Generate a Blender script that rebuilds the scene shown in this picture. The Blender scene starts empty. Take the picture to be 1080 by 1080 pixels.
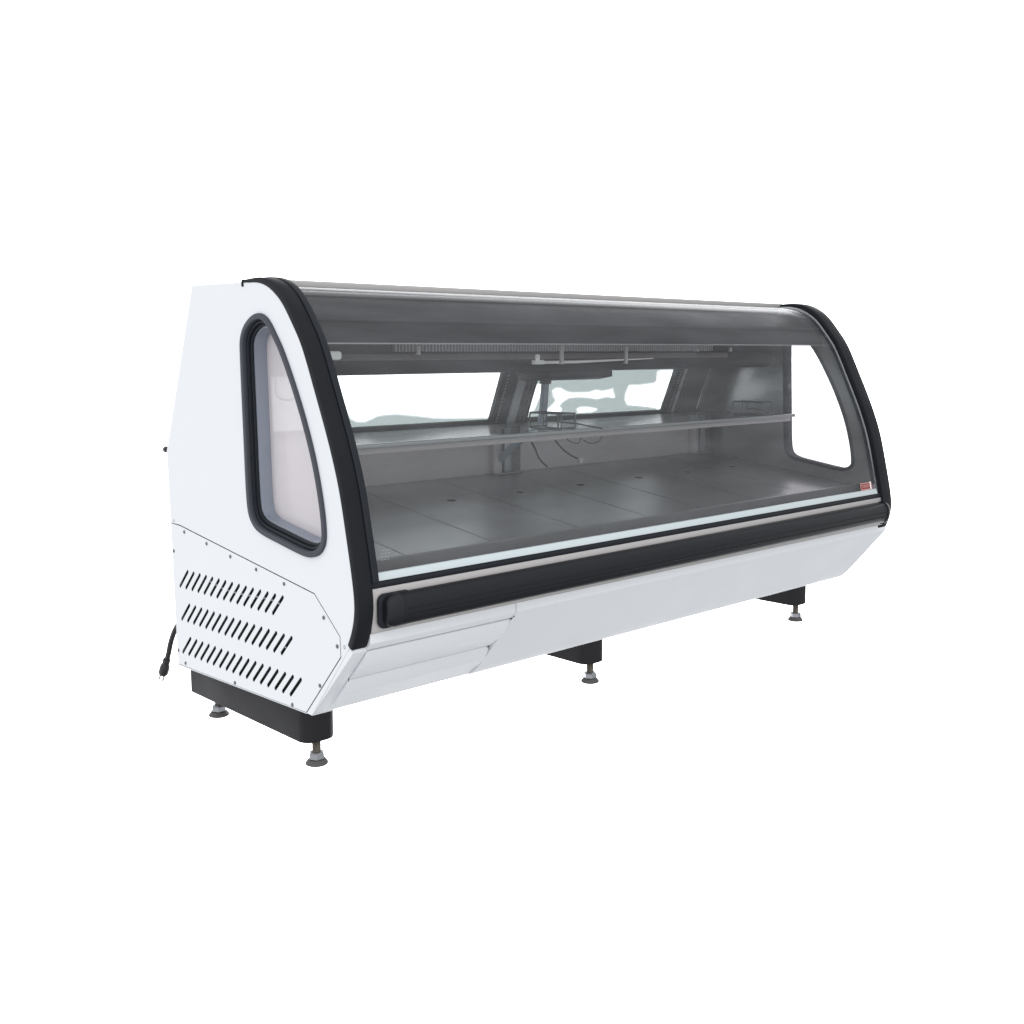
import bpy, bmesh, math, random
from mathutils import Vector, Matrix
random.seed(7)
C = bpy.context.scene.collection
SC = bpy.context.scene
L = 2.0

# ------------------------------------------------------------------ materials
def mat(name, col, rough=0.5, metal=0.0, bump=0.0, bscale=200.0, stretch=None, spec=0.5, var=0.0, vscale=6.0, coat=0.0, glow=0.0):
    m = bpy.data.materials.new(name); m.use_nodes = True
    nt = m.node_tree; b = nt.nodes['Principled BSDF']
    b.inputs['Base Color'].default_value = (*col, 1); b.inputs['Roughness'].default_value = rough
    b.inputs['Metallic'].default_value = metal; b.inputs['Specular IOR Level'].default_value = spec
    b.inputs['Coat Weight'].default_value = coat
    if glow: b.inputs['Emission Color'].default_value = (*col, 1); b.inputs['Emission Strength'].default_value = glow
    tc = nt.nodes.new('ShaderNodeTexCoord'); mp = nt.nodes.new('ShaderNodeMapping')
    nt.links.new(tc.outputs['Object'], mp.inputs['Vector'])
    if stretch: mp.inputs['Scale'].default_value = stretch
    if bump:
        n = nt.nodes.new('ShaderNodeTexNoise'); n.inputs['Scale'].default_value = bscale; n.inputs['Detail'].default_value = 3
        bp = nt.nodes.new('ShaderNodeBump'); bp.inputs['Strength'].default_value = bump; bp.inputs['Distance'].default_value = 0.001
        nt.links.new(mp.outputs[0], n.inputs['Vector']); nt.links.new(n.outputs['Fac'], bp.inputs['Height'])
        nt.links.new(bp.outputs[0], b.inputs['Normal'])
    if var:
        n = nt.nodes.new('ShaderNodeTexNoise'); n.inputs['Scale'].default_value = vscale; n.inputs['Detail'].default_value = 6
        nt.links.new(mp.outputs[0], n.inputs['Vector'])
        r = nt.nodes.new('ShaderNodeMapRange'); r.inputs['From Min'].default_value = .3; r.inputs['From Max'].default_value = .7
        r.inputs['To Min'].default_value = max(0, rough-var); r.inputs['To Max'].default_value = min(1, rough+var)
        nt.links.new(n.outputs['Fac'], r.inputs['Value']); nt.links.new(r.outputs[0], b.inputs['Roughness'])
    return m

def glass(name, tint, f0=0.04, rough=0.0, grey_tone=None, haze=0.0, cap=1.0, white_veil=None):
    """real pane: clear tinted transmission plus Schlick mirror reflection at each face"""
    m = bpy.data.materials.new(name); m.use_nodes = True
    nt = m.node_tree; nt.nodes.clear(); N = nt.nodes.new; K = nt.links.new
    out = N('ShaderNodeOutputMaterial'); mix = N('ShaderNodeMixShader')
    tr = N('ShaderNodeBsdfTransparent'); gl = N('ShaderNodeBsdfGlossy')
    tr.inputs['Color'].default_value = (*tint, 1); gl.inputs['Roughness'].default_value = rough
    geo = N('ShaderNodeNewGeometry'); dot = N('ShaderNodeVectorMath'); dot.operation = 'DOT_PRODUCT'
    K(geo.outputs['Normal'], dot.inputs[0]); K(geo.outputs['Incoming'], dot.inputs[1])
    ab = N('ShaderNodeMath'); ab.operation = 'ABSOLUTE'; K(dot.outputs['Value'], ab.inputs[0])
    om = N('ShaderNodeMath'); om.operation = 'SUBTRACT'; om.inputs[0].default_value = 1; K(ab.outputs[0], om.inputs[1])
    pw = N('ShaderNodeMath'); pw.operation = 'POWER'; pw.inputs[1].default_value = 5; K(om.outputs[0], pw.inputs[0])
    ma = N('ShaderNodeMath'); ma.operation = 'MULTIPLY_ADD'; ma.inputs[1].default_value = cap-f0; ma.inputs[2].default_value = f0
    K(pw.outputs[0], ma.inputs[0]); K(ma.outputs[0], mix.inputs['Fac'])
    if grey_tone:  # grey tint painted per vertex, left out where the pane should look bright
        at = N('ShaderNodeAttribute'); at.attribute_name = 'grey_tone'
        mc = N('ShaderNodeMix'); mc.data_type = 'RGBA'
        mc.inputs['A'].default_value = (*tint, 1); mc.inputs['B'].default_value = (*grey_tone, 1)
        K(at.outputs['Fac'], mc.inputs['Factor']); K(mc.outputs['Result'], tr.inputs['Color'])
    K(tr.outputs[0], mix.inputs[1]); K(gl.outputs[0], mix.inputs[2])
    last = mix
    if haze:
        # reflected haze painted in: a little diffuse colour in long streaks
        df = N('ShaderNodeBsdfDiffuse'); df.inputs['Color'].default_value = (.55, .57, .6, 1)
        tc = N('ShaderNodeTexCoord'); mp = N('ShaderNodeMapping'); mp.inputs['Scale'].default_value = (1.6, 9, 9)
        mp.inputs['Rotation'].default_value = (0, .5, 0)
        nz = N('ShaderNodeTexNoise'); nz.inputs['Scale'].default_value = 2.2; nz.inputs['Detail'].default_value = 3.5
        rg = N('ShaderNodeMapRange'); rg.inputs['From Min'].default_value = .35; rg.inputs['From Max'].default_value = .75
        rg.inputs['To Min'].default_value = haze*.35; rg.inputs['To Max'].default_value = haze*1.5
        K(tc.outputs['Object'], mp.inputs['Vector']); K(mp.outputs[0], nz.inputs['Vector']); K(nz.outputs['Fac'], rg.inputs['Value'])
        m2 = N('ShaderNodeMixShader'); K(rg.outputs[0], m2.inputs['Fac']); K(mix.outputs[0], m2.inputs[1]); K(df.outputs[0], m2.inputs[2])
        last = m2
    if white_veil:
        # pale haze over the window, mixed in as diffuse colour
        df = N('ShaderNodeBsdfDiffuse'); df.inputs['Color'].default_value = (*white_veil[1], 1)
        m2 = N('ShaderNodeMixShader'); m2.inputs['Fac'].default_value = white_veil[0]
        K(last.outputs[0], m2.inputs[1]); K(df.outputs[0], m2.inputs[2]); last = m2
    K(last.outputs[0], out.inputs['Surface'])
    return m

M = dict(
    white=mat('white_paint', (.80, .82, .85), .55, spec=.10, bump=.05, bscale=350, var=.06, vscale=9),
    black=mat('black_plastic', (.012, .013, .0165), .45, spec=.22, bump=.12, bscale=160, stretch=(.15, 6, 6), var=.08, vscale=4),
    trim=mat('black_trim_rubber', (.0125, .0140, .0175), .55, spec=.15, bump=.10, bscale=90, var=.08, vscale=14),
    gasket=mat('grey_rubber', (.060, .064, .080), .6, spec=.25, bump=.08, bscale=400),
    groove=mat('dark_rubber', (.012, .015, .021), .5, spec=.25),
    reveal=mat('grey_aluminium', (.30, .33, .39), .42, metal=.35, bump=.05, bscale=60, stretch=(1, 1, .05)),
    steel=mat('brushed_stainless', (.50, .482, .474), .45, metal=.2, bump=.10, bscale=70, stretch=(.03, 8, 8), var=.06, vscale=5),
    liner=mat('polished_liner_steel', (.36, .36, .365), .38, metal=.40, spec=.4, bump=.05, bscale=60, stretch=(.05, 2, 2), var=.07, vscale=3),
    wall=mat('liner_wall_steel', (.80, .76, .765), .42, metal=.12, var=.08, vscale=5),
    end=mat('polished_end_liner', (.47, .475, .48), .17, metal=.6, bump=.04, bscale=50, stretch=(2, .05, 2), var=.05, vscale=3),
    canopy=mat('dark_canopy', (.050, .050, .056), .5, var=.1, vscale=7),
    housing=mat('dark_housing', (.040, .041, .050), .55, var=.1),
    fin=mat('coil_fins', (.80, .81, .82), .45, metal=.2),
    frame=mat('dark_door_frame', (.06, .062, .07), .42),
    post=mat('brown_grey_post', (.24, .22, .22), .45, metal=.1, var=.1, vscale=12),
    alu=mat('aluminium', (.55, .58, .59), .34, metal=.8, bump=.05, bscale=60, stretch=(.05, 4, 4)),
    channel=mat('pale_aluminium_channel', (.60, .67, .69), .4, metal=.15),
    strip=mat('pale_mullion_strip', (.80, .84, .84), .4, bump=.05, bscale=40, stretch=(6, .1, .1)),
    cap=mat('glossy_black_cap', (.010, .011, .014), .32, spec=.3),
    base=mat('black_base_paint', (.022, .0215, .025), .5, spec=.15, bump=.05, bscale=300, var=.08),
    zinc=mat('zinc_hardware', (.33, .34, .36), .42, metal=.8, var=.12, vscale=60),
    rubber=mat('foot_rubber', (.09, .088, .085), .6, var=.1, vscale=60),
    thread=mat('weathered_thread', (.17, .15, .125), .5, metal=.7, var=.1, vscale=80),
    screw=mat('screw_metal', (.16, .165, .17), .35, metal=.8),
    dark=mat('dark_cavity', (.012, .012, .014), .8),
    cord=mat('black_cable', (.018, .018, .020), .45),
    wire=mat('grey_wire', (.20, .21, .215), .35, metal=.7),
    pvc=mat('blue_grey_pipe', (.46, .54, .62), .4),
    clip=mat('white_clip', (.90, .91, .89), .45),
    tube=mat('white_lamp_tube', (.88, .91, .89), .3, glow=.25),
    brass=mat('plug_prong', (.70, .68, .64), .35, metal=.4),
    red=mat('red_sticker', (.27, .045, .045), .5, spec=.25),
    pink=mat('pale_sticker_print', (.55, .33, .31), .5),
    mark=mat('etched_print', (.42, .45, .46), .6),
    plate=mat('pale_plate', (.42, .45, .50), .4),
    front_glass=glass('front_glass', (.795, .800, .805), .030, haze=.040, cap=.45),
    side_glass=glass('side_glass', (.93, .905, .92), .085),
    shelf_glass=glass('shelf_glass', (.86, .88, .88), .03, cap=.20, rough=.10),
    veiled_glass=glass('veiled_side_glass', (.93, .905, .92), .05, white_veil=(.54, (.90, .86, .885))),
    rear_glass=glass('patchy_rear_glass', (.97, .985, .985), .03, grey_tone=(.190, .214, .208)),
)

# ------------------------------------------------------------------ helpers
def tag(o, label=None, cat=None, group=None, kind=None):
    for k, v in (('label', label), ('category', cat), ('group', group), ('kind', kind)):
        if v: o[k] = v
    return o

def finish(name, bm, m, parent=None, smooth=35, recalc=True):
    if recalc: bmesh.ops.recalc_face_normals(bm, faces=bm.faces)
    me = bpy.data.meshes.new(name); bm.to_mesh(me); bm.free()
    me.materials.append(M[m] if isinstance(m, str) else m)
    o = bpy.data.objects.new(name, me); C.objects.link(o)
    if parent: o.parent = parent
    if smooth:
        me.polygons.foreach_set('use_smooth', [True]*len(me.polygons))
        me.set_sharp_from_angle(angle=math.radians(smooth))
    return o

def bev(bm, r, seg=2, ang=30):
    if r <= 0: return
    bmesh.ops.recalc_face_normals(bm, faces=bm.faces)
    es = [e for e in bm.edges if len(e.link_faces) == 2 and e.calc_face_angle(0) > math.radians(ang)]
    if es: bmesh.ops.bevel(bm, geom=es, offset=r, segments=seg, affect='EDGES', profile=.5, clamp_overlap=True)

def add_box(bm, a, b, r=0.0):
    t = bmesh.new()
    bmesh.ops.create_cube(t, size=1)
    for v in t.verts:
        v.co = Vector([(a[i]+b[i])/2 + v.co[i]*(b[i]-a[i]) for i in range(3)])
    bev(t, r)
    merge(bm, t)

def merge(bm, t, mtx=None):
    me = bpy.data.meshes.new('tmp'); 
    if mtx: bmesh.ops.transform(t, matrix=mtx, verts=t.verts)
    t.to_mesh(me); t.free(); bm.from_mesh(me); bpy.data.meshes.remove(me)

def box(name, a, b, m, parent, r=0.0015):
    bm = bmesh.new(); add_box(bm, a, b, r); return finish(name, bm, m, parent)

def prism_bm(pts, x0, x1, r=0.0, ang=30):
    """closed (y, z) outline swept along the length of the case"""
    bm = bmesh.new()
    a = [bm.verts.new((x0, y, z)) for y, z in pts]; b = [bm.verts.new((x1, y, z)) for y, z in pts]
    n = len(pts)
    bm.faces.new(a); bm.faces.new(b[::-1])
    for i in range(n): bm.faces.new((a[i], b[i], b[(i+1) % n], a[(i+1) % n]))
    bev(bm, r, ang=ang)
    return bm

def prism(name, pts, x0, x1, m, parent, r=0.0, smooth=35, ang=30):
    return finish(name, prism_bm(pts, x0, x1, r, ang), m, parent, smooth)

def offs(pts, d, closed=False):
    """offset a polyline sideways; positive = left of travel"""
    n = len(pts); out = []
    for i in range(n):
        p = Vector(pts[i])
        q0 = Vector(pts[(i-1) % n]) if (closed or i > 0) else None
        q1 = Vector(pts[(i+1) % n]) if (closed or i < n-1) else None
        ns = []
        if q0 is not None and (p-q0).length > 1e-9: t = (p-q0).normalized(); ns.append(Vector((-t.y, t.x)))
        if q1 is not None and (q1-p).length > 1e-9: t = (q1-p).normalized(); ns.append(Vector((-t.y, t.x)))
        nn = sum(ns, Vector((0, 0))); nn.normalize()
        k = 1/max(.5, nn.dot(ns[0]))
        out.append(tuple(p + nn*d*k))
    return out

def spline(pts, sub=5, closed=False):
    n = len(pts); out = []
    rng = range(n if closed else n-1)
    g = lambda i: Vector(pts[i % n]) if closed else Vector(pts[max(0, min(n-1, i))])
    for i in rng:
        p0, p1, p2, p3 = g(i-1), g(i), g(i+1), g(i+2)
        for k in range(sub):
            t = k/sub
            out.append(tuple(.5*((2*p1)+(p2-p0)*t+(2*p0-5*p1+4*p2-p3)*t*t+(3*p1-p0-3*p2+p3)*t**3)))
    if not closed: out.append(tuple(pts[-1]))
    return out

def relax(pts, it=2, closed=True):
    for _ in range(it):
        n = len(pts)
        pts = [tuple((pts[(i-1) % n][k]+2*pts[i][k]+pts[(i+1) % n][k])/4 for k in (0, 1)) if closed or 0 < i < n-1 else pts[i] for i in range(n)]
    return pts

def plate_bm(outer, holes, x0, x1, bevel=0.0):
    """sheet in the (y, z) plane with real holes, from x0 to x1"""
    cu = bpy.data.curves.new('tmp', 'CURVE'); cu.dimensions = '2D'; cu.fill_mode = 'BOTH'
    cu.extrude = (x1-x0)/2 - bevel; cu.bevel_depth = bevel; cu.bevel_resolution = 1; cu.offset = -bevel
    for loop in [outer]+holes:
        s = cu.splines.new('POLY'); s.points.add(len(loop)-1)
        for p, (y, z) in zip(s.points, loop): p.co = (y, z, 0, 1)
        s.use_cyclic_u = True
    ob = bpy.data.objects.new('tmp', cu); C.objects.link(ob)
    dg = bpy.context.evaluated_depsgraph_get()
    me = bpy.data.meshes.new_from_object(ob.evaluated_get(dg))
    bpy.data.objects.remove(ob); bpy.data.curves.remove(cu)
    bm = bmesh.new(); bm.from_mesh(me); bpy.data.meshes.remove(me)
    for v in bm.verts: v.co = Vector(((x0+x1)/2 + v.co.z, v.co.x, v.co.y))
    bmesh.ops.remove_doubles(bm, verts=bm.verts, dist=1e-6)
    return bm

def plate(name, outer, holes, x0, x1, m, parent, bevel=0.0, smooth=30):
    return finish(name, plate_bm(outer, holes, x0, x1, bevel), m, parent, smooth)

def tube_bm(path, r, seg=10, caps=True, bm=None):
    bm = bm or bmesh.new()
    pts = [Vector(p) for p in path]; rings = []; n = len(pts); ref = None
    for i, p in enumerate(pts):
        t = (pts[min(i+1, n-1)]-pts[max(i-1, 0)]).normalized()
        if ref is None: ref = t.orthogonal().normalized()
        ref = (ref - t*ref.dot(t)).normalized(); w = t.cross(ref)
        rr = r[i] if isinstance(r, (list, tuple)) else r
        rings.append([bm.verts.new(p + (ref*math.cos(a)+w*math.sin(a))*rr) for a in [2*math.pi*k/seg for k in range(seg)]])
    for a, b in zip(rings, rings[1:]):
        for k in range(seg): bm.faces.new((a[k], a[(k+1) % seg], b[(k+1) % seg], b[k]))
    if caps: bm.faces.new(rings[0][::-1]); bm.faces.new(rings[-1])
    return bm

def tube(name, path, r, m, parent, seg=10):
    return finish(name, tube_bm(path, r, seg), m, parent, 45)

def lathe_bm(prof, cx, cy, seg=28, bm=None):
    return tube_bm([(cx, cy, z) for _, z in prof], [r for r, _ in prof], seg, True, bm) if False else _lathe(prof, cx, cy, seg, bm)

def _lathe(prof, cx, cy, seg, bm):
    bm = bm or bmesh.new(); rings = []
    for r, z in prof:
        rings.append([bm.verts.new((cx+r*math.cos(2*math.pi*k/seg), cy+r*math.sin(2*math.pi*k/seg), z)) for k in range(seg)])
    for a, b in zip(rings, rings[1:]):
        for k in range(seg): bm.faces.new((a[k], a[(k+1) % seg], b[(k+1) % seg], b[k]))
    bm.faces.new(rings[0][::-1]); bm.faces.new(rings[-1])
    return bm

# lean frame of the rear doors: u along X, v up the lean, w towards the customer side
LO = Vector((0, .735, .655)); LV = Vector((0, -.380, .925)).normalized(); LW = Vector((0, -LV.z, LV.y))
def lean(u, v, w=0.0): return Vector((u, 0, 0)) + LO + LV*v + LW*w
LM = Matrix(((1, LV.x, LW.x, LO.x), (0, LV.y, LW.y, LO.y), (0, LV.z, LW.z, LO.z), (0, 0, 0, 1)))
def lean_box(name, a, b, m, parent, r=.001):
    bm = bmesh.new(); t = bmesh.new(); add_box(t, a, b, r); merge(bm, t, LM)
    return finish(name, bm, m, parent)

# ------------------------------------------------------------------ the case
case = bpy.data.objects.new('display_case', None); C.objects.link(case)
case.location = (0, 0, 0)
tag(case, 'long white refrigerated display case with curved front glass, black edge trims and a black bumper', 'display case')

PROF0 = [(.392, 1.031), (.344, 1.031), (.310, 1.028), (.281, 1.020), (.257, 1.008), (.234, .991), (.213, .969), (.188, .938),
         (.158, .898), (.117, .812), (.074, .721), (.040, .632), (.022, .557), (.007, .490), (-.004, .432), (-.006, .396),
         (.002, .358), (.018, .325)]
PROF = relax(spline(PROF0, 5), 6, closed=False)
# (travel goes from the roof down the front: the outside is on the right)

WIN0 = [(.403, .888), (.402, .910), (.393, .931), (.375, .949), (.348, .963), (.322, .967), (.298, .961), (.277, .946), (.258, .924), (.226, .884),
        (.169, .787), (.123, .686), (.098, .600), (.089, .542), (.093, .511), (.113, .490), (.145, .480), (.182, .481), (.260, .4925), (.338, .505), (.371, .522),
        (.388, .548), (.394, .600), (.397, .690), (.400, .780), (.402, .840)]
WIN = relax(spline(WIN0, 5, True), 3)
area = sum(WIN[i][0]*WIN[(i+1) % len(WIN)][1]-WIN[(i+1) % len(WIN)][0]*WIN[i][1] for i in range(len(WIN)))
SGN = 1 if area > 0 else -1
def win_in(d, dy=0, dz=0): return [(y+dy, z+dz) for y, z in offs(WIN, d*SGN, True)]
FDY, FDZ = -.024, .004        # the far window, fitted a little further forward

VENT = [(.7665, .4785), (.722, .4775), (.141, .406), (.053, .336), (.051, .297), (.180, .1555), (.7535, .1375)]
PANEL = [(.622, 1.037), (.392, 1.0335)] + PROF[3:] + [(.018, .322), (.1585, .1525), (.756, .132), (.779, .651)]

def mirror(o):
    me = o.data.copy(); 
    for v in me.vertices: v.co.x = L - v.co.x
    me.flip_normals()
    c = o.copy(); c.data = me; c.animation_data_clear(); C.objects.link(c); c.parent = o.parent
    return c

# side panels
vent_hole = [(.768, .4800), (.7215, .4795), (.1400, .4078), (.0512, .3370), (.0490, .2962), (.1795, .1535), (.7550, .1355)]
side = plate('side_panel', PANEL, [win_in(.004), vent_hole], 0, .048, 'white', case, bevel=.0015, smooth=0)
side['label'] = 'white end panel with louvred lower section'
side2 = finish('side_panel', plate_bm([(y, z) for y, z in PANEL], [win_in(.004, FDY, FDZ)], L-.048, L, .0015), 'white', case, 0)

# slotted machine cover with real slots
slots = []
for (y0, z0), (y1, z1), n, dz in (((.686, .375), (.258, .383), 15, 0), ((.683, .295), (.227, .303), 16, 0), ((.683, .2145), (.195, .222), 17, 0)):
    for i in range(n):
        t = i/(n-1); y = y0+(y1-y0)*t; z = z0+(z1-z0)*t
        ey, ez = y+.0465, z-.046
        d = Vector((ey-y, ez-z)).normalized(); nn = Vector((-d.y, d.x))*.0044
        a, b = Vector((y, z))+d*.003, Vector((ey, ez))-d*.003
        loop = []
        for c, s in ((a, -1), (b, 1)):
            for k in range(5):
                th = -math.pi/2 + math.pi*k/4
                loop.append(tuple(c + (d*s)*.0044*math.cos(th) + nn*s*math.sin(th)*(1)))
        slots.append(loop)
cover = plate('louvred_cover', VENT, slots, -.0005, .0015, 'white', case, smooth=0)
prism('machine_compartment_wall', [(.76, .470), (.150, .400), (.060, .334), (.058, .30), (.184, .162), (.748, .144)], .020, .047, 'dark', case)
# bits of pale tubing seen behind the slots
for path in ([(.014, .60, .36), (.014, .50, .352), (.014, .33, .362), (.014, .27, .352)], [(.014, .29, .275), (.014, .26, .262)]):
    tube('cooling_line', spline(path, 6), .0035, 'alu', cover)
scr = [(.698, .466), (.588, .452), (.478, .437), (.366, .424), (.253, .410), (.106, .365), (.060, .316), (.125, .223),
       (.232, .1585), (.474, .1515), (.714, .1465), (.7565, .413), (.7505, .171)]
def screw(y, z, parent, m='screw', r=.0042, x=-.0005):
    bm = bmesh.new()
    prof = [(r, 0), (r, .0008), (r*.8, .0018), (r*.35, .0022)]
    rings = [[bm.verts.new((x-h, y+rr*math.cos(2*math.pi*k/14), z+rr*math.sin(2*math.pi*k/14))) for k in range(14)] for rr, h in prof]
    for a, b in zip(rings, rings[1:]):
        for k in range(14): bm.faces.new((a[k], a[(k+1) % 14], b[(k+1) % 14], b[k]))
    bm.faces.new(rings[-1])
    bm.faces.new(rings[0][::-1])
    add_box(bm, (x-.0026, y-r*.5, z-r*.12), (x-.0019, y+r*.5, z+r*.12))
    return finish('screw', bm, m, parent)
for y, z in scr: screw(y, z, cover)
screw(.752, .487, side, 'alu', .0034, 0); screw(.036, .3195, side, 'alu', .0042, 0)

# side windows: rubber gasket, dark groove, aluminium reveal, pane
def ring_bm(d0, d1, x0, x1, bevel=0.0): return plate_bm(win_in(d0), [win_in(d1)], x0, x1, bevel)
def side_window(rev='reveal'):
    pane = plate('side_window', win_in(.027), [], .043, .047, 'veiled_glass', case, smooth=0)
    finish('gasket', ring_bm(0, .0125, -.006, .010, .002), 'gasket', pane)
    finish('gasket_groove', ring_bm(.0126, .0200, .003, .020, .0012), 'groove', pane)
    finish('gasket_groove', ring_bm(.0201, .0265, .009, .022, .0012), 'groove', pane)
    finish('window_reveal', ring_bm(.0266, .0295, .014, .0425), rev, pane)
    return pane
w1 = side_window()
w2 = mirror(w1); shift = lambda o: [setattr(v, 'co', v.co+Vector((0, FDY, FDZ))) for v in o.data.vertices]; shift(w2); w2.data.materials.clear(); w2.data.materials.append(M['side_glass'])
for ch in list(w1.children):
    c = mirror(ch); c.parent = w2; shift(c)
    if ch.name.startswith('window_reveal'): c.data.materials.clear(); c.data.materials.append(M['gasket'])

# curved edge trims
OUT = -1   # outward offset sign for PROF
def band(d0, d1, pts=None):
    p = pts or PROF
    return offs(p, d0*OUT*-1*-1) + offs(p, d1*OUT*-1*-1)[::-1]
def var_offs(pts, fn):
    a = offs(pts, 1.0*OUT*-1*-1)
    return [(p[0]+(q[0]-p[0])*fn(p), p[1]+(q[1]-p[1])*fn(p)) for p, q in zip(pts, a)]
def trim(x0, x1, x2, hs=.0125, y_top=1.0):
    """outer face x0..x1, stepped glass seal x1..x2"""
    bm = bmesh.new()
    pr = [p for p in PROF if p[0] < y_top] + [(.020, .3215)]
    inner = lambda p: -.0060+.0060*max(0, min(1, (p[0]-.26)/.09))*(p[1] > .9)
    outer = lambda p: .011-.0035*max(0, min(1, (p[0]-.32)/.06))*(p[1] > .9)
    merge(bm, prism_bm(var_offs(pr, inner)+var_offs(pr, outer)[::-1], min(x0, x1), max(x0, x1), .0035, 60))
    o = finish('edge_trim', bm, 'trim', case)
    if x2 is None: return o
    bm = bmesh.new()
    prism_ = prism_bm(band(-.010, hs, [p for p in PROF[1:] if p[1] > .4365 and p[0] < y_top]), min(x1, x2), max(x1, x2), .001, 60); merge(bm, prism_)
    finish('glass_seal', bm, 'groove', o)
    # torn white end of the trim foot
    return o
t1 = trim(-.002, .034, .049)
t2 = trim(L+.002, L-.0515, None, 0, .38)
bm = bmesh.new(); add_box(bm, (.006, .011, .3165), (.034, .020, .3215), .001)
finish('trim_end_clip', bm, 'clip', t1)
# small foot where each trim hooks on to the roof
for x0, x1, par in ((-.003, .034, t1),):
    bm = bmesh.new(); add_box(bm, (x0, .387, 1.0235), (x1, .3935, 1.0385), .0020); finish('trim_hook', bm, 'trim', par)

# front glass
iG = [i for i, p in enumerate(PROF) if p[1] <= .450][0]
GP = PROF[1:iG] + [(.0005, .449)]
def setback(p): return .0075*max(0, min(1, (p[1]-.46)/.12))
fg = prism('front_glass', var_offs(GP, lambda p: -.0035-setback(p)) + var_offs(GP, lambda p: .0025-setback(p))[::-1], .0465, L-.0475, 'front_glass', case, smooth=60)
for x0, x1 in ((.0465, .054), (L-.054, L-.0465)):
    finish('glass_bead', prism_bm(band(-.020, -.0118, [p for p in PROF[8:] if p[1] > .47]), x0, x1, 0), 'gasket', fg, 60)
# etched mark bottom left: three rows of slanted strokes
bm = bmesh.new()
def on_glass(z):
    for a, b in zip(PROF, PROF[1:]):
        if b[1] <= z <= a[1]:
            t = (a[1]-z)/(a[1]-b[1]); return a[0]+(b[0]-a[0])*t
    return 0
for r_ in range(4):
    for c_ in range(3):
        x = .068+c_*.0075+r_*.0020; z = .485+r_*.0058; y = on_glass(z)+setback((0, z))-.0034
        t = bmesh.new(); add_box(t, (-.0024, -.0004, -.0005), (.0024, 0, .0005))
        merge(bm, t, Matrix.Translation((x, y, z)) @ Matrix.Rotation(.35, 4, 'Y'))
finish('etched_mark', bm, 'mark', fg, 0)
# red sticker bottom right with pale lettering and emblem
def glass_frame(x, z):
    y0, y1 = on_glass(z+.01), on_glass(z-.01)
    up = Vector((0, y0-y1, .02)).normalized(); rt = Vector((1, 0, 0)); n = rt.cross(up)
    o = Vector((x, on_glass(z)+setback((0, z)), z)) + n*.0034
    return Matrix((( rt.x, up.x, n.x, o.x), (rt.y, up.y, n.y, o.y), (rt.z, up.z, n.z, o.z), (0, 0, 0, 1)))
GF = glass_frame(1.876, .4735)
def flat_plate(name, a, b, h0, h1, m, parent):
    t = bmesh.new(); add_box(t, (a[0], a[1], h0), (b[0], b[1], h1)); bm = bmesh.new(); merge(bm, t, GF)
    return finish(name, bm, m, parent, 0)
st = flat_plate('sticker', (-.036, -.011), (.033, .0105), 0, .0006, 'red', fg)
bm = bmesh.new()
for a, b in (((-.036, -.0112), (.019, -.0086)), ((-.036, .0084), (.019, .0107)), ((-.0362, -.0112), (-.0338, .0107))):
    t = bmesh.new(); add_box(t, (*a, .0007), (*b, .0010)); merge(bm, t, GF)
finish('sticker_border', bm, 'pink', st, 0)
def glyphs(name, body, size, x, y, m, parent, h=.0007):
    cu = bpy.data.curves.new('tmp', 'FONT'); cu.body = body; cu.size = size; cu.extrude = .0002; cu.align_x = 'CENTER'; cu.align_y = 'CENTER'
    ob = bpy.data.objects.new('tmp', cu); C.objects.link(ob)
    me = bpy.data.meshes.new_from_object(ob.evaluated_get(bpy.context.evaluated_depsgraph_get()))
    bpy.data.objects.remove(ob); bpy.data.curves.remove(cu)
    bm = bmesh.new(); bm.from_mesh(me); bpy.data.meshes.remove(me)
    bmesh.ops.transform(bm, matrix=GF @ Matrix.Translation((x, y, h+.0003)), verts=bm.verts)
    return finish(name, bm, m, parent, 0)
glyphs('sticker_lettering', 'TORREY', .0128, -.0085, 0, 'pink', st)
flat_plate('sticker_emblem', (.0195, -.0105), (.0265, .0125), .0007, .0011, 'clip', st)

# roof, top rail
box('roof', (.048, .410, 1.012), (L-.048, .621, 1.030), 'white', case, .002)
prism('top_rail', [(.373, 1.0265), (.373, 1.0395), (.377, 1.042), (.416, 1.042), (.416, 1.0115), (.384, 1.0115), (.384, 1.0265)], .036, L-.036, 'steel', case, .0012)
# inner canopy behind the top of the glass
prism('canopy', [(.211, .906), (.2235, .957), (.227, .961), (.276, .990), (.335, 1.004), (.372, 1.006), (.372, 1.002), (.336, 1.000), (.280, .986), (.232, .958), (.216, .906)], .050, L-.050, 'canopy', case, .0006)
prism('canopy_lip', [(.2085, .9025), (.2085, .9058), (.2185, .9058), (.2185, .9025)], .050, L-.050, 'alu', case, .0004)
prism('canopy_step', [(.2200, .951), (.2230, .9565), (.2240, .958), (.2225, .957)], .050, L-.050, 'frame', case, 0)

# evaporator housing hung under the roof
hb = bmesh.new()
merge(hb, prism_bm([(.400, .866), (.415, .834), (.660, .826), (.655, 1.006), (.400, 1.006), (.400, .915), (.409, .915), (.409, .884), (.400, .884)], .052, L-.052, .002))
ev = finish('evaporator_housing', hb, 'housing', case)
bm = bmesh.new()
for i in range(122):
    x = .40 + i*(1.62-.40)/121
    h = .0215 + random.uniform(-.002, .001)
    add_box(bm, (x, .3985, .8865+random.uniform(0, .001)), (x+.0034, .4085, .8865+h))
finish('coil_fins', bm, 'fin', ev, 0)
box('front_strip', (.10, .3975, .8665), (1.70, .3996, .8815), 'post', ev, .0005)
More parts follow.
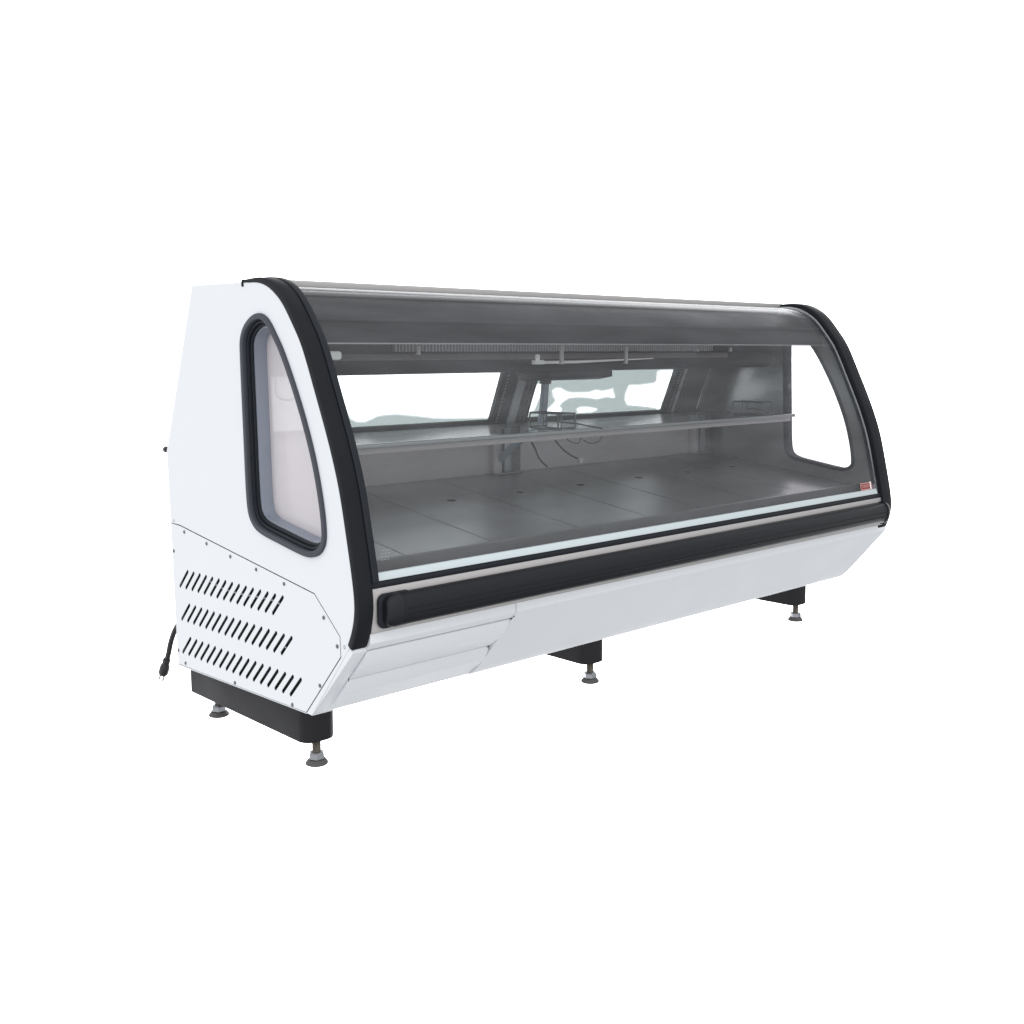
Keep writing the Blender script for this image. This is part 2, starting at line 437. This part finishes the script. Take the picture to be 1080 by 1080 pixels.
# drip tray under the coil
prism('drip_tray', [(.420, .833), (.420, .815), (.470, .806), (.540, .806), (.560, .829)], .93, 1.185, 'housing', ev, .003)
tube('drain_pipe', [(.990, .497, .808), (.983, .497, .735), (.976, .498, .684)], .0115, 'pvc', case, 16)
bm = _lathe([(.014, .796), (.0165, .797), (.0165, .806), (.014, .808)], .990, .497, 20, None); finish('pipe_collar', bm, 'frame', ev)
tube('drain_pipe', spline([(.976, .505, .672), (.955, .53, .655), (.955, .60, .612), (.952, .645, .575)], 6), .0105, 'pvc', case, 14)
# lamp and the white clips that hold it
lamp = tube('lamp_tube', [(.865, .392, .8575), (1.00, .392, .8580), (1.33, .392, .8655)], [.0042, .0040, .0012], 'tube', case, 12)
bm = bmesh.new(); add_box(bm, (.842, .384, .8525), (.878, .398, .8640), .002); add_box(bm, (.852, .386, .8640), (.864, .396, .8790), .003)
finish('lamp_holder', bm, 'tube', lamp)
bm = bmesh.new(); add_box(bm, (.052, .235, .8705), (.096, .256, .8880), .0025); add_box(bm, (.100, .236, .8700), (.142, .255, .8885), .0055)
finish('lamp_holder', bm, 'tube', lamp)
for x, z0, z1, w in ((.425, .8795, .9005, .010), (.900, .853, .902, .012), (1.155, .852, .900, .011), (1.640, .885, .897, .0095), (1.475, .8855, .8925, .010)):
    prism('lamp_clip', [(.340, z1), (.346, z1), (.346, z0+.003), (.352, z0), (.340, z0)], x-w/2, x+w/2, 'clip', case, .0006)

# glass shelf
shelf = box('glass_shelf', (.052, .314, .6735), (L-.053, .712, .6790), 'shelf_glass', case, .0)
prism('shelf_rail', [(.302, .6715), (.302, .6795), (.304, .6815), (.313, .6815), (.313, .6715)], .051, L-.056, 'alu', shelf, .0025)
prism('shelf_support', [(.318, .6570), (.318, .6715), (.338, .6715), (.338, .6570)], .060, L-.060, 'wall', shelf, .001)

# deck pans, sloping up to the back
def deck_z(y): return .461 + (y-.10)*.1321
seams = [.0515, .205, .447, .7265, .982, 1.205, 1.455, 1.690, 1.9165, L-.0515]
hole_x = {1: None, 2: .608, 3: .848, 4: 1.085, 5: 1.338, 6: 1.570, 7: 1.805}
for i in range(len(seams)-1):
    x0, x1 = seams[i]+.0018, seams[i+1]-.0018
    bm = bmesh.new()
    cx = hole_x.get(i); 
    ys = [.085, .10, .66]
    def V(x, y, dz=0): return bm.verts.new((x, y, deck_z(y)+dz))
    if cx:
        # square cell with a round finger hole
        hy, hr, n = .452, .0132, 24
        sq = .03
        ring = [V(cx+hr*math.cos(2*math.pi*k/n), hy+hr*1.0*math.sin(2*math.pi*k/n)) for k in range(n)]
        low = [V(cx+hr*math.cos(2*math.pi*k/n), hy+hr*math.sin(2*math.pi*k/n), -.002) for k in range(n)]
        box_ = []
        for k in range(n):
            a = 2*math.pi*k/n; s = sq/max(abs(math.cos(a)), abs(math.sin(a)))
            box_.append(V(cx+s*math.cos(a), hy+s*math.sin(a)))
        for k in range(n):
            bm.faces.new((ring[k], ring[(k+1) % n], box_[(k+1) % n], box_[k]))
            bm.faces.new((low[k], low[(k+1) % n], ring[(k+1) % n], ring[k]))
        cor = {(sx, sy): box_[[k for k in range(n) if abs(box_[k].co.x-(cx+sx*sq)) < 1e-5 and abs(box_[k].co.y-(hy+sy*sq)) < 1e-5][0]] for sx in (-1, 1) for sy in (-1, 1)}
        out = {(-1, -1): V(x0, .10), (1, -1): V(x1, .10), (1, 1): V(x1, .66), (-1, 1): V(x0, .66)}
        def side_loop(c0, c1):
            i0 = box_.index(cor[c0]); i1 = box_.index(cor[c1]); res = [box_[i0]]
            while i0 != i1: i0 = (i0+1) % n; res.append(box_[i0])
            return res
        for c0, c1 in (((1, -1), (1, 1)), ((1, 1), (-1, 1)), ((-1, 1), (-1, -1)), ((-1, -1), (1, -1))):
            bm.faces.new(side_loop(c0, c1) + [out[c1], out[c0]])
        a, b = out[(-1, -1)], out[(1, -1)]; c, d = out[(1, 1)], out[(-1, 1)]
    else:
        a, b, c, d = V(x0, .10), V(x1, .10), V(x1, .66), V(x0, .66)
        bm.faces.new((a, b, c, d))
    # turned-down rims
    e = [bm.verts.new(v.co - Vector((0, 0, .012))) for v in (a, b, c, d)]
    q = [a, b, c, d]
    for k in range(4): bm.faces.new((q[k], q[(k+1) % 4], e[(k+1) % 4], e[k]))
    bmesh.ops.recalc_face_normals(bm, faces=bm.faces)
    # slight oil-canning of the thin sheet
    finish('deck_pan', bm, 'liner', case, 20)
prism('deck_subfloor', [(.082, .440), (.66, .512), (.66, .508), (.082, .436)], .050, L-.050, 'dark', case)
prism('deck_lip', [(.078, .468), (.081, .4695), (.0965, .4650), (.0965, .4610), (.084, .4640), (.083, .440), (.0125, .4325), (.0125, .436), (.080, .444)], .050, L-.050, 'liner', case, .0006)

# rear inside wall, rear ledge, uprights
prism('rear_wall', [(.662, .525), (.662, .664), (.676, .672), (.722, .672), (.726, .640), (.745, .52)], .050, L-.050, 'wall', case, .001)
prism('door_track', [(.716, .6725), (.714, .684), (.728, .6875), (.742, .684), (.744, .6725)], .050, L-.050, 'frame', case, .001)
for x0, x1 in ((.925, 1.030), (1.840, 1.935)):
    b = bmesh.new()
    up = box('upright', (x0, .642, deck_z(.642)+.004), (x0+.030, .661, .668), 'wall', case, .001)
    box('upright_channel', (x0+.036, .636, deck_z(.636)+.004), (x0+.062, .661, .668), 'alu', up, .001)
    box('upright_flange', (x0+.066, .644, deck_z(.644)+.006), (x1, .661, .668), 'post', up, .001)
    tube('foot_bead', spline([(x0-.004, .637, deck_z(.637)+.003), (x0+.05, .632, deck_z(.632)+.004), (x1+.004, .637, deck_z(.637)+.003)], 5), .0030, 'alu', up)

# end liners (polished) with window openings
INN = [(.600, 1.006), (.34, 1.002)] + [p for p in offs(PROF, .0125) if .47 < p[1] < .99] + [(.060, .440), (.66, .500), (.72, .66)]
side_l = plate('end_liner', INN, [win_in(.030)], .0482, .0500, 'end', case, smooth=0)
plate('end_liner', INN, [win_in(.030, FDY, FDZ)], L-.0500, L-.0482, 'end', case, smooth=0)
finish('liner_gasket', plate_bm(win_in(.022, FDY, FDZ), [win_in(.0325, FDY, FDZ)], L-.0545, L-.0503, .001), 'gasket', w2)
box('data_plate', (L-.0512, .378, .812), (L-.0502, .410, .8235), 'plate', case, .0)
for y in (.384, .404): 
    bm = tube_bm([(L-.0512, y, .8155), (L-.0520, y, .8155)], .0016, 10); finish('rivet', bm, 'frame', case)

# back of the case
prism('back_panel', [(.757, .134), (.779, .651), (.760, .672), (.744, .672), (.747, .64), (.730, .16), (.2, .180), (.165, .156)], .049, L-.049, 'white', case, .001)
lean_box('rear_header', (.050, .205, -.020), (L-.050, .372, .006), 'housing', case)

# rear doors: two sliding panes with mullions
def in_poly(p, poly):
    x, y = p; ins = False; n = len(poly); dmin = 1e9
    for i in range(n):
        (x1, y1), (x2, y2) = poly[i], poly[(i+1) % n]
        if (y1 > y) != (y2 > y) and x < (x2-x1)*(y-y1)/(y2-y1)+x1: ins = not ins
        dx, dy = x2-x1, y2-y1; t = max(0, min(1, ((x-x1)*dx+(y-y1)*dy)/(dx*dx+dy*dy)))
        dmin = min(dmin, math.hypot(x-x1-t*dx, y-y1-t*dy))
    return dmin if ins else -dmin

def rear_door(u0, u1, clear, grey_is, w):
    """frame with a pane; 'clear' outlines (u, v) of the wiped patches in the fog on the glass"""
    v0, v1 = .026, .212
    bm = bmesh.new()
    for a, b in (((u0-.012, v0-.014), (u0, v1+.004)), ((u1, v0-.014), (u1+.012, v1+.004)), ((u0, v0-.014), (u1, v0)), ((u0, v1-.004), (u1, v1+.004))):
        add_box(bm, (a[0], a[1], w-.006), (b[0], b[1], w+.008), .001)
    bmesh.ops.transform(bm, matrix=LM, verts=bm.verts)
    fr = finish('rear_door', bm, 'frame', case)
    nu, nv = 260, 64
    bm = bmesh.new(); lay = bm.verts.layers.float.new('grey_tone')
    grid = []
    for j in range(nv+1):
        row = []
        for i in range(nu+1):
            u = u0+(u1-u0)*i/nu; v = v0+(v1-v0)*j/nv
            d = max(in_poly((u, v), c) for c in clear)
            t = max(0, min(1, (d+.0075)/.015)); t = t*t*(3-2*t)
            vt = bm.verts.new(lean(u, v, w)); vt[lay] = 1-t
            row.append(vt)
        grid.append(row)
    for j in range(nv):
        for i in range(nu): bm.faces.new((grid[j][i], grid[j][i+1], grid[j+1][i+1], grid[j+1][i]))
    # second face of the pane and its rim
    back = {}
    for v in list(bm.verts):
        n_ = bm.verts.new(v.co - LW*.004); n_[lay] = 0.0; back[v] = n_
    b = [grid[0][0], grid[0][-1], grid[-1][-1], grid[-1][0]]
    for j in range(nv):
        for i in range(nu): bm.faces.new([back[x] for x in (grid[j][i], grid[j+1][i], grid[j+1][i+1], grid[j][i+1])])
    finish('pane', bm, 'rear_glass', fr, 0, recalc=False)
    return fr
DOOR_CLEAR_1 = [[(0.249, 0.229), (0.376, 0.207), (0.665, 0.195), (0.783, 0.188), (0.979, 0.185), (0.981, 0.043), (0.933, 0.044), (0.807, 0.049), (0.765, 0.052), (0.702, 0.061), (0.635, 0.07), (0.596, 0.07), (0.566, 0.067), (0.544, 0.057), (0.53, 0.052), (0.505, 0.053), (0.485, 0.062), (0.466, 0.08), (0.375, 0.15)]]
DOOR_CLEAR_2 = [[(1.16, 0.143), (1.132, 0.144), (1.115, 0.135), (1.103, 0.07), (1.101, 0.054), (1.125, 0.053), (1.146, 0.061)], [(1.204, 0.123), (1.214, 0.129), (1.235, 0.128), (1.264, 0.116), (1.291, 0.111), (1.365, 0.11), (1.397, 0.117), (1.429, 0.113), (1.46, 0.116), (1.474, 0.12), (1.497, 0.091), (1.458, 0.097), (1.417, 0.09), (1.37, 0.097), (1.317, 0.1), (1.284, 0.098), (1.263, 0.086), (1.248, 0.07), (1.266, 0.056), (1.265, 0.048), (1.21, 0.051), (1.204, 0.056), (1.225, 0.078), (1.232, 0.09), (1.214, 0.107)], [(1.339, 0.055), (1.35, 0.06), (1.385, 0.058), (1.429, 0.05), (1.409, 0.044), (1.347, 0.045)], [(1.552, 0.13), (1.606, 0.13), (1.677, 0.135), (1.686, 0.147), (1.675, 0.177), (1.69, 0.181), (1.765, 0.181), (1.777, 0.177), (1.758, 0.153), (1.756, 0.135), (1.766, 0.114), (1.759, 0.086), (1.749, 0.065), (1.754, 0.043), (1.747, 0.036), (1.718, 0.047), (1.639, 0.057), (1.575, 0.063), (1.554, 0.082), (1.548, 0.103)]]
rear_door(.070, .976, DOOR_CLEAR_1, 0, .000)
rear_door(1.120, 1.768, DOOR_CLEAR_2, 0, .004)

def mullion(u0, u1, s0, s1):
    p = lean_box('mullion', (u0, .004, -.018), (s0, .330, .014), 'frame', case)
    lean_box('mullion_strip', (s0+.0005, .004, -.016), (s1, .330, .018), 'strip', p)
    lean_box('mullion_cover', (s1+.0005, .004, -.018), (u1, .330, .016), 'post', p)
    # dashed brush seal along the edge
    bm = bmesh.new()
    for i in range(30): add_box(bm, (u0+.002, .010+i*.0105, .0142), (u0+.0050, .0165+i*.0105, .0156))
    bmesh.ops.transform(bm, matrix=LM, verts=bm.verts); finish('brush_seal', bm, 'fin', p, 0)
    for i in range(5):
        for du in (.010, .026):
            lean_box('shelf_slot', (s1+du, .03+i*.05, .0158), (s1+du+.003, .050+i*.05, .0166), 'dark', p, 0)
    return p
mullion(.9895, 1.1075, 1.034, 1.066)
mullion(1.7815, 1.935, 1.800, 1.812)

# sill, channel and bumper
prism('glass_channel', [(-.0098, .4480), (-.0098, .4495), (-.0045, .4625), (.0000, .4630), (.0060, .4480)], .050, L-.075, 'channel', case, .0006)
prism('sill_gasket', [(-.0070, .4340), (-.0082, .4400), (-.0066, .4470), (.016, .4470), (.016, .4340)], .036, L-.036, 'groove', case, .0012)
prism('sill', [(-.0085, .4165), (-.0075, .4335), (.012, .4335), (.012, .3460), (-.0050, .3460), (-.0062, .3530)], .0345, L-.0345, 'steel', case, .0010)
bp = []
for k in range(13):
    a = -math.pi/2 + math.pi*k/12
    y = -.012-.027*abs(math.cos(a))**.55; z = .3885+.0315*math.sin(a)
    bp.append((y, z))
bp = [(-.0088, .357)] + bp + [(-.0088, .420)]
bumper = prism('bumper', bp, .082, L-.052, 'black', case, .0008, 50, 50)
for y, z in ((-.0392, .378), (-.0394, .392)):
    tube('bumper_rib', [(.10, y, z), (L-.06, y, z)], .0011, 'black', bumper, 8)
def endcap(xa, s, ln=.034):
    bm = bmesh.new(); rings = []
    for t in (0, .12, .25, .4, .55, .7, .82, .91, .97, 1.0):
        k = (1-t**3)**(1/3) if t < 1 else 0; kd = .55+.45*k; kh = .42+.58*(max(0, 1-t**2.6))**.42
        x = xa + s*ln*t
        rings.append([bm.verts.new((x, -.0092+(y+.0092)*kd*1.05, .3885+(z-.3885)*kh*1.07)) for y, z in bp])
    n = len(bp)
    for a, b in zip(rings, rings[1:]):
        for i in range(n): bm.faces.new((a[i], a[(i+1) % n], b[(i+1) % n], b[i]))
    bm.faces.new(rings[0][::-1]); bm.faces.new(rings[-1])
    return finish('bumper_end_cap', bm, 'cap', bumper, 50)
endcap(.088, -1); endcap(L-.062, 1, .020)
bm = bmesh.new(); lp = []
for (ox, oz, a0) in ((.110, .4075, 0), (.0600, .4075, .5*math.pi), (.0600, .3695, math.pi), (.110, .3695, 1.5*math.pi)):
    for k in range(7):
        a = a0+.5*math.pi*k/6; lp.append((ox+.0155*math.cos(a), oz+.0155*math.sin(a)))
va = [bm.verts.new((x, -.0086, z)) for x, z in lp]; vb = [bm.verts.new((x, -.0165, z)) for x, z in lp]
bm.faces.new(va); bm.faces.new(vb)
for k in range(len(lp)): bm.faces.new((va[k], va[(k+1) % len(lp)], vb[(k+1) % len(lp)], vb[k]))
bev(bm, .003, 2, 60)
finish('bumper_backing', bm, 'groove', bumper)

# white lower front
FS = [(.0, .3445), (-.0005, .3255), (.0015, .3225), (.017, .3045), (.052, .2640), (.092, .2170), (.130, .1745), (.146, .1590), (.155, .1535), (.166, .1510)]
FRONT_IN = [(p[0]+.010, p[1]+.004) for p in FS]
lower = prism('lower_front_panel', FS + FRONT_IN[::-1], .4185, L-.003, 'white', case, 0, 25)
# lip that carries on above the access panel
prism('front_lip', [(.0, .3445), (-.0005, .3255), (.0015, .3225), (.012, .3105), (.022, .3145), (.010, .3285), (.010, .3445)], .035, .4165, 'white', case, .0006, 20)
def lerp(a, b, t): return (a[0]+(b[0]-a[0])*t, a[1]+(b[1]-a[1])*t)
A, B = (.0135, .3085), (.160, .1530)
nrm = Vector((B[1]-A[1], -(B[0]-A[0]))).normalized()
if nrm.x > 0: nrm = -nrm
def on(t, h): p = lerp(A, B, t); return (p[0]+nrm.x*h, p[1]+nrm.y*h)
corner = prism('corner_post', [on(-.02, .0005), on(1.0, .0005), on(1.0, -.012), on(-.02, -.012)], .0018, .0345, 'white', case, .0008)
def access(name, t0, tm, t1, h):
    bm = bmesh.new()
    pr = [on(t0, .0), on(tm, h), on(t1, .0), on(t1, -.0035), on(t0, -.0035)]
    bm = prism_bm(pr, .0376, .4148, .0003)
    return finish(name, bm, 'white', case, 20)
ap = access('access_panel', .018, .20, .4640, .0095)
ap2 = access('access_panel', .4775, .66, .995, .0095)
# small rough notches at the panel corners
for x, t, w, h in ((.4145, -.006, .0030, .0022), (.4185, -.030, .0022, .0010), (.4085, .474, .0032, .0024), (.4140, .500, .0010, .0045), (.0365, .448, .0009, .0048)):
    bm = bmesh.new(); p = on(t, .0008)
    vs = [bm.verts.new((x+w*dx, p[0]+nrm.x*e, p[1]+nrm.y*e+h*dz)) for e in (-.0008, .0006) for dx, dz in ((-1, .9), (.2, 1), (1.1, .3), (.3, -.6), (-.2, -1.2))]
    bm.faces.new(vs[:5]); bm.faces.new(vs[5:])
    for k in range(5): bm.faces.new((vs[k], vs[(k+1) % 5], vs[5+(k+1) % 5], vs[5+k]))
    finish('panel_notch', bm, 'dark', ap, 0)
prism('belly', [(.040, .300), (.170, .160), (.73, .150), (.73, .42), (.10, .42)], .052, L-.05, 'dark', case)

# base beams and levelling feet
FX = (.0793, .9366, 1.9207); FY = (.271, .710)
def beam(cx):
    hw, r = .0415, .030; y0, y1 = .246, .779
    n = 6; lp = []
    for (sx, sy), a0 in (((-1, -1), math.pi), ((1, -1), 1.5*math.pi), ((1, 1), 0), ((-1, 1), .5*math.pi)):
        rr = r if sy < 0 else .012
        ox, oy = cx+sx*(hw-rr), (y0+rr if sy < 0 else y1-rr)
        for k in range(n+1):
            a = a0+math.pi/2*k/n; lp.append((ox+rr*math.cos(a), oy+rr*math.sin(a)))
    bm = bmesh.new()
    lo = [bm.verts.new((x, y, .0545 if y > .4 else .0565)) for x, y in lp]; hi = [bm.verts.new((x, y, .152)) for x, y in lp]
    bm.faces.new(lo[::-1]); bm.faces.new(hi)
    m_ = len(lp)
    for k in range(m_): bm.faces.new((lo[k], lo[(k+1) % m_], hi[(k+1) % m_], hi[k]))
    bev(bm, .003, 2, 50)
    b = finish('base_beam', bm, 'base', case, 40)
    for fy in FY:
        bm = _lathe([(.0098, .020)] + [(.0098 if i % 2 else .0088, .022+i*.0016) for i in range(23)], cx, fy, 18, None)
        foot = finish('levelling_foot', bm, 'thread', case, 60)
        bm = _lathe([(.022, .0), (.0245, .0015), (.0245, .0045), (.021, .009), (.0185, .012)], cx, fy, 28, None); finish('foot_pad', bm, 'rubber', foot, 30)
        bm = _lathe([(.0172, .0125), (.0182, .014), (.0176, .0245), (.0150, .0275)], cx, fy, 6, None); finish('hex_nut', bm, 'zinc', foot, 20)
for cx in FX: beam(cx)

# rear knob
bm = bmesh.new(); tube_bm([(.030, .770, .650), (.030, .828, .650), (.030, .832, .650), (.030, .846, .650), (.030, .852, .650)], [.004, .004, .0085, .0085, .005], 16, True, bm)
finish('rear_knob', bm, 'black', case, 40)

# power cord with plug
path = spline([(.05, .735, .262), (.05, .80, .243), (.05, .862, .200), (.05, .896, .158), (.05, .916, .118), (.05, .927, .100)], 7)
cord = tube('power_cord', path, .0068, 'cord', case, 14)
pd = Vector((0, .042, -.073)).normalized(); p0 = Vector((.05, .925, .104))
ps = [p0 + pd*d for d in (0, .004, .012, .016, .020, .026, .046, .051)]
bm = tube_bm(ps, [.0085, .0098, .0098, .0088, .0105, .0125, .0130, .0115], 16); finish('plug', bm, 'cord', cord, 40)
pw_ = pd.cross(Vector((1, 0, 0))).normalized()
for dx, dw in ((-.0055, -.003), (.0055, -.003), (0, .006)):
    a = p0+pd*.049+Vector((dx, 0, 0))+pw_*dw
    tube('plug_prong', [a, a+pd*.022], .0031, 'brass', cord, 8)

# loose cables under the shelf and behind the side window
def cable(pts, r=.0026, m='cord'): return tube('loose_cable', spline(pts, 7), r, m, case, 8)
cable([(1.033, 0.6, 0.623), (1.048, 0.6, 0.603), (1.061, 0.6, 0.578), (1.078, 0.6, 0.561), (1.097, 0.6, 0.547)], 0.0026, 'cord')
cable([(1.051, 0.52, 0.632), (1.081, 0.52, 0.606), (1.112, 0.52, 0.587), (1.151, 0.52, 0.571)], 0.0026, 'cord')
cable([(0.933, 0.36, 0.658), (0.945, 0.36, 0.647), (0.974, 0.36, 0.637), (0.99, 0.36, 0.645), (0.992, 0.36, 0.659)], 0.0016, 'wire')
cable([(0.971, 0.33, 0.649), (0.983, 0.33, 0.642), (1.004, 0.33, 0.638), (1.029, 0.33, 0.641), (1.044, 0.33, 0.654), (1.038, 0.33, 0.664), (1.023, 0.33, 0.661)], 0.0016, 'wire')
cable([(0.16, 0.525, 0.894), (0.16, 0.537, 0.882), (0.16, 0.546, 0.864), (0.16, 0.545, 0.843), (0.16, 0.54, 0.815), (0.16, 0.541, 0.797), (0.16, 0.534, 0.785), (0.16, 0.511, 0.778), (0.16, 0.48, 0.778), (0.16, 0.459, 0.784), (0.16, 0.442, 0.791)], 0.0022, 'wire')
cable([(0.15, 0.553, 0.86), (0.15, 0.521, 0.869), (0.15, 0.497, 0.882), (0.15, 0.481, 0.892)], 0.0022, 'wire')
bm = bmesh.new(); add_box(bm, (1.141, .508, 0.561), (1.157, .522, 0.575), .002); finish('cable_connector', bm, 'clip', case)

# ------------------------------------------------------------------ wire racks standing on the glass shelf
def wire_rack(origin, label, mirror_x=1):
    r = bpy.data.objects.new('wire_rack', None); C.objects.link(r); r.location = origin
    tag(r, label, 'wire rack', 'wire racks on the glass shelf')
    return r
def loop_path(y0, y1, z0, z1, x, rr=.008):
    pts = []
    for (cy, cz, a0) in ((y1-rr, z1-rr, 0), (y0+rr, z1-rr, .5*math.pi), (y0+rr, z0+rr, math.pi), (y1-rr, z0+rr, 1.5*math.pi)):
        for k in range(5):
            a = a0+math.pi/2*k/4; pts.append((x, cy+rr*math.cos(a), cz+rr*math.sin(a)))
    pts.append(pts[0]); pts.append(pts[1])
    return pts
def build_rack(r):
    W = .0021
    for x in (.0, .052):
        bm = tube_bm(loop_path(-.060, .060, .0025, .044, x), W, 8)
        finish('end_loop', bm, 'wire', r, 60)
    for y, z in ((-.056, .0445), (.056, .0445), (-.056, .0065), (.056, .0065), (0, .0225)):
        finish('cross_wire', tube_bm([(-.004, y, z), (.056, y, z)], W, 8), 'wire', r, 60)
    finish('middle_loop', tube_bm(loop_path(-.022, .022, .0025, .044, .026), W, 8), 'wire', r, 60)
    finish('long_rod', tube_bm([(.020, .02, .0235), (.040, -.08, .018), (.062, -.150, .0075)], W, 8), 'wire', r, 60)
    return r
rack = build_rack(wire_rack((.868, .372, .6790), 'grey wire rack on the middle of the glass shelf, beside the blue-grey pipe'))
r2 = rack.copy(); C.objects.link(r2); r2.location = (1.768, .365, .6790); r2['label'] = 'grey wire rack at the right end of the glass shelf, next to the end window'
for ch in list(rack.children):
    c = ch.copy(); C.objects.link(c); c.parent = r2
    if ch.name.startswith('long_rod'): c.scale = (1, .42, 1); c.location = (-.012, 0, 0)

# ------------------------------------------------------------------ studio light
W = bpy.data.worlds.new('World'); SC.world = W; W.use_nodes = True
nt = W.node_tree; nt.nodes.clear(); N = nt.nodes.new; K = nt.links.new
out = N('ShaderNodeOutputWorld'); bg = N('ShaderNodeBackground'); K(bg.outputs[0], out.inputs['Surface'])
tc = N('ShaderNodeTexCoord')
def lobe(direction, lo, hi, val, limit=None):
    d = N('ShaderNodeVectorMath'); d.operation = 'DOT_PRODUCT'; d.inputs[1].default_value = Vector(direction).normalized()
    K(tc.outputs['Generated'], d.inputs[0])
    r = N('ShaderNodeMapRange'); r.interpolation_type = 'SMOOTHSTEP'
    r.inputs['From Min'].default_value = lo; r.inputs['From Max'].default_value = hi
    r.inputs['To Min'].default_value = 0; r.inputs['To Max'].default_value = val
    K(d.outputs['Value'], r.inputs['Value'])
    if limit:                                          # upper edge of the backdrop
        m = N('ShaderNodeMath'); m.operation = 'MULTIPLY'
        K(r.outputs[0], m.inputs[0]); K(lobe((0, 0, -1), -limit[1], -limit[0], 1.0), m.inputs[1]); return m.outputs[0]
    return r.outputs[0]
def add(*s):
    acc = s[0]
    for x in s[1:]:
        a = N('ShaderNodeMath'); a.operation = 'ADD'; K(acc, a.inputs[0])
        if isinstance(x, float): a.inputs[1].default_value = x
        else: K(x, a.inputs[1])
        acc = a.outputs[0]
    return acc
tot = add(lobe((.68, .73, -.10), .61, .80, 3.6, (.36, .56)),   # bright white backdrop behind the case
          lobe((-1, -.1, .15), -.05, .8, .17),          # big soft light on the left
          lobe((-.6, .8, -.05), .45, .9, .6),           # added glow behind left, put in for the side window to reflect
          lobe((-.3, -1, .12), .0, .9, .52),           # room in front of the case
          lobe((0, -.3, 1), .3, .95, .40), .58)         # soft light overhead; general fill
tot = add(tot, lobe((.1, -.3, -1), .25, .9, -.38))     # darker studio floor
K(tot, bg.inputs['Strength'])
bg.inputs['Color'].default_value = (.972, .985, 1.0, 1)

# ------------------------------------------------------------------ camera
cam = bpy.data.cameras.new('camera'); co = bpy.data.objects.new('camera', cam); C.objects.link(co)
f, tx, ty, tz, yaw, pit, rol, ccx, ccy = (1159.8499, -1.16564523, -1.72026784, .88570647, .75426646, .09891406, -.00281689, 555.6732, 486.1684)
fw = Vector((math.sin(yaw)*math.cos(pit), math.cos(yaw)*math.cos(pit), -math.sin(pit)))
rt = Vector((math.cos(yaw), -math.sin(yaw), 0)); up = rt.cross(fw)
r2_ = rt*math.cos(rol)+up*math.sin(rol); u2_ = -rt*math.sin(rol)+up*math.cos(rol)
co.matrix_world = Matrix(((r2_.x, u2_.x, -fw.x, tx), (r2_.y, u2_.y, -fw.y, ty), (r2_.z, u2_.z, -fw.z, tz), (0, 0, 0, 1)))
cam.sensor_width = 36; cam.lens = f/1080*36
cam.shift_x = (540-ccx)/1080; cam.shift_y = (ccy-540)/1080
cam.clip_start = .05; cam.clip_end = 200
SC.camera = co
SC.view_settings.view_transform = 'Standard'; SC.view_settings.look = 'None'
SC.view_settings.exposure = 0; SC.view_settings.gamma = 1; SC.view_settings.use_curve_mapping = False
SC.cycles.max_bounces = 14; SC.cycles.transparent_max_bounces = 40; SC.cycles.glossy_bounces = 8
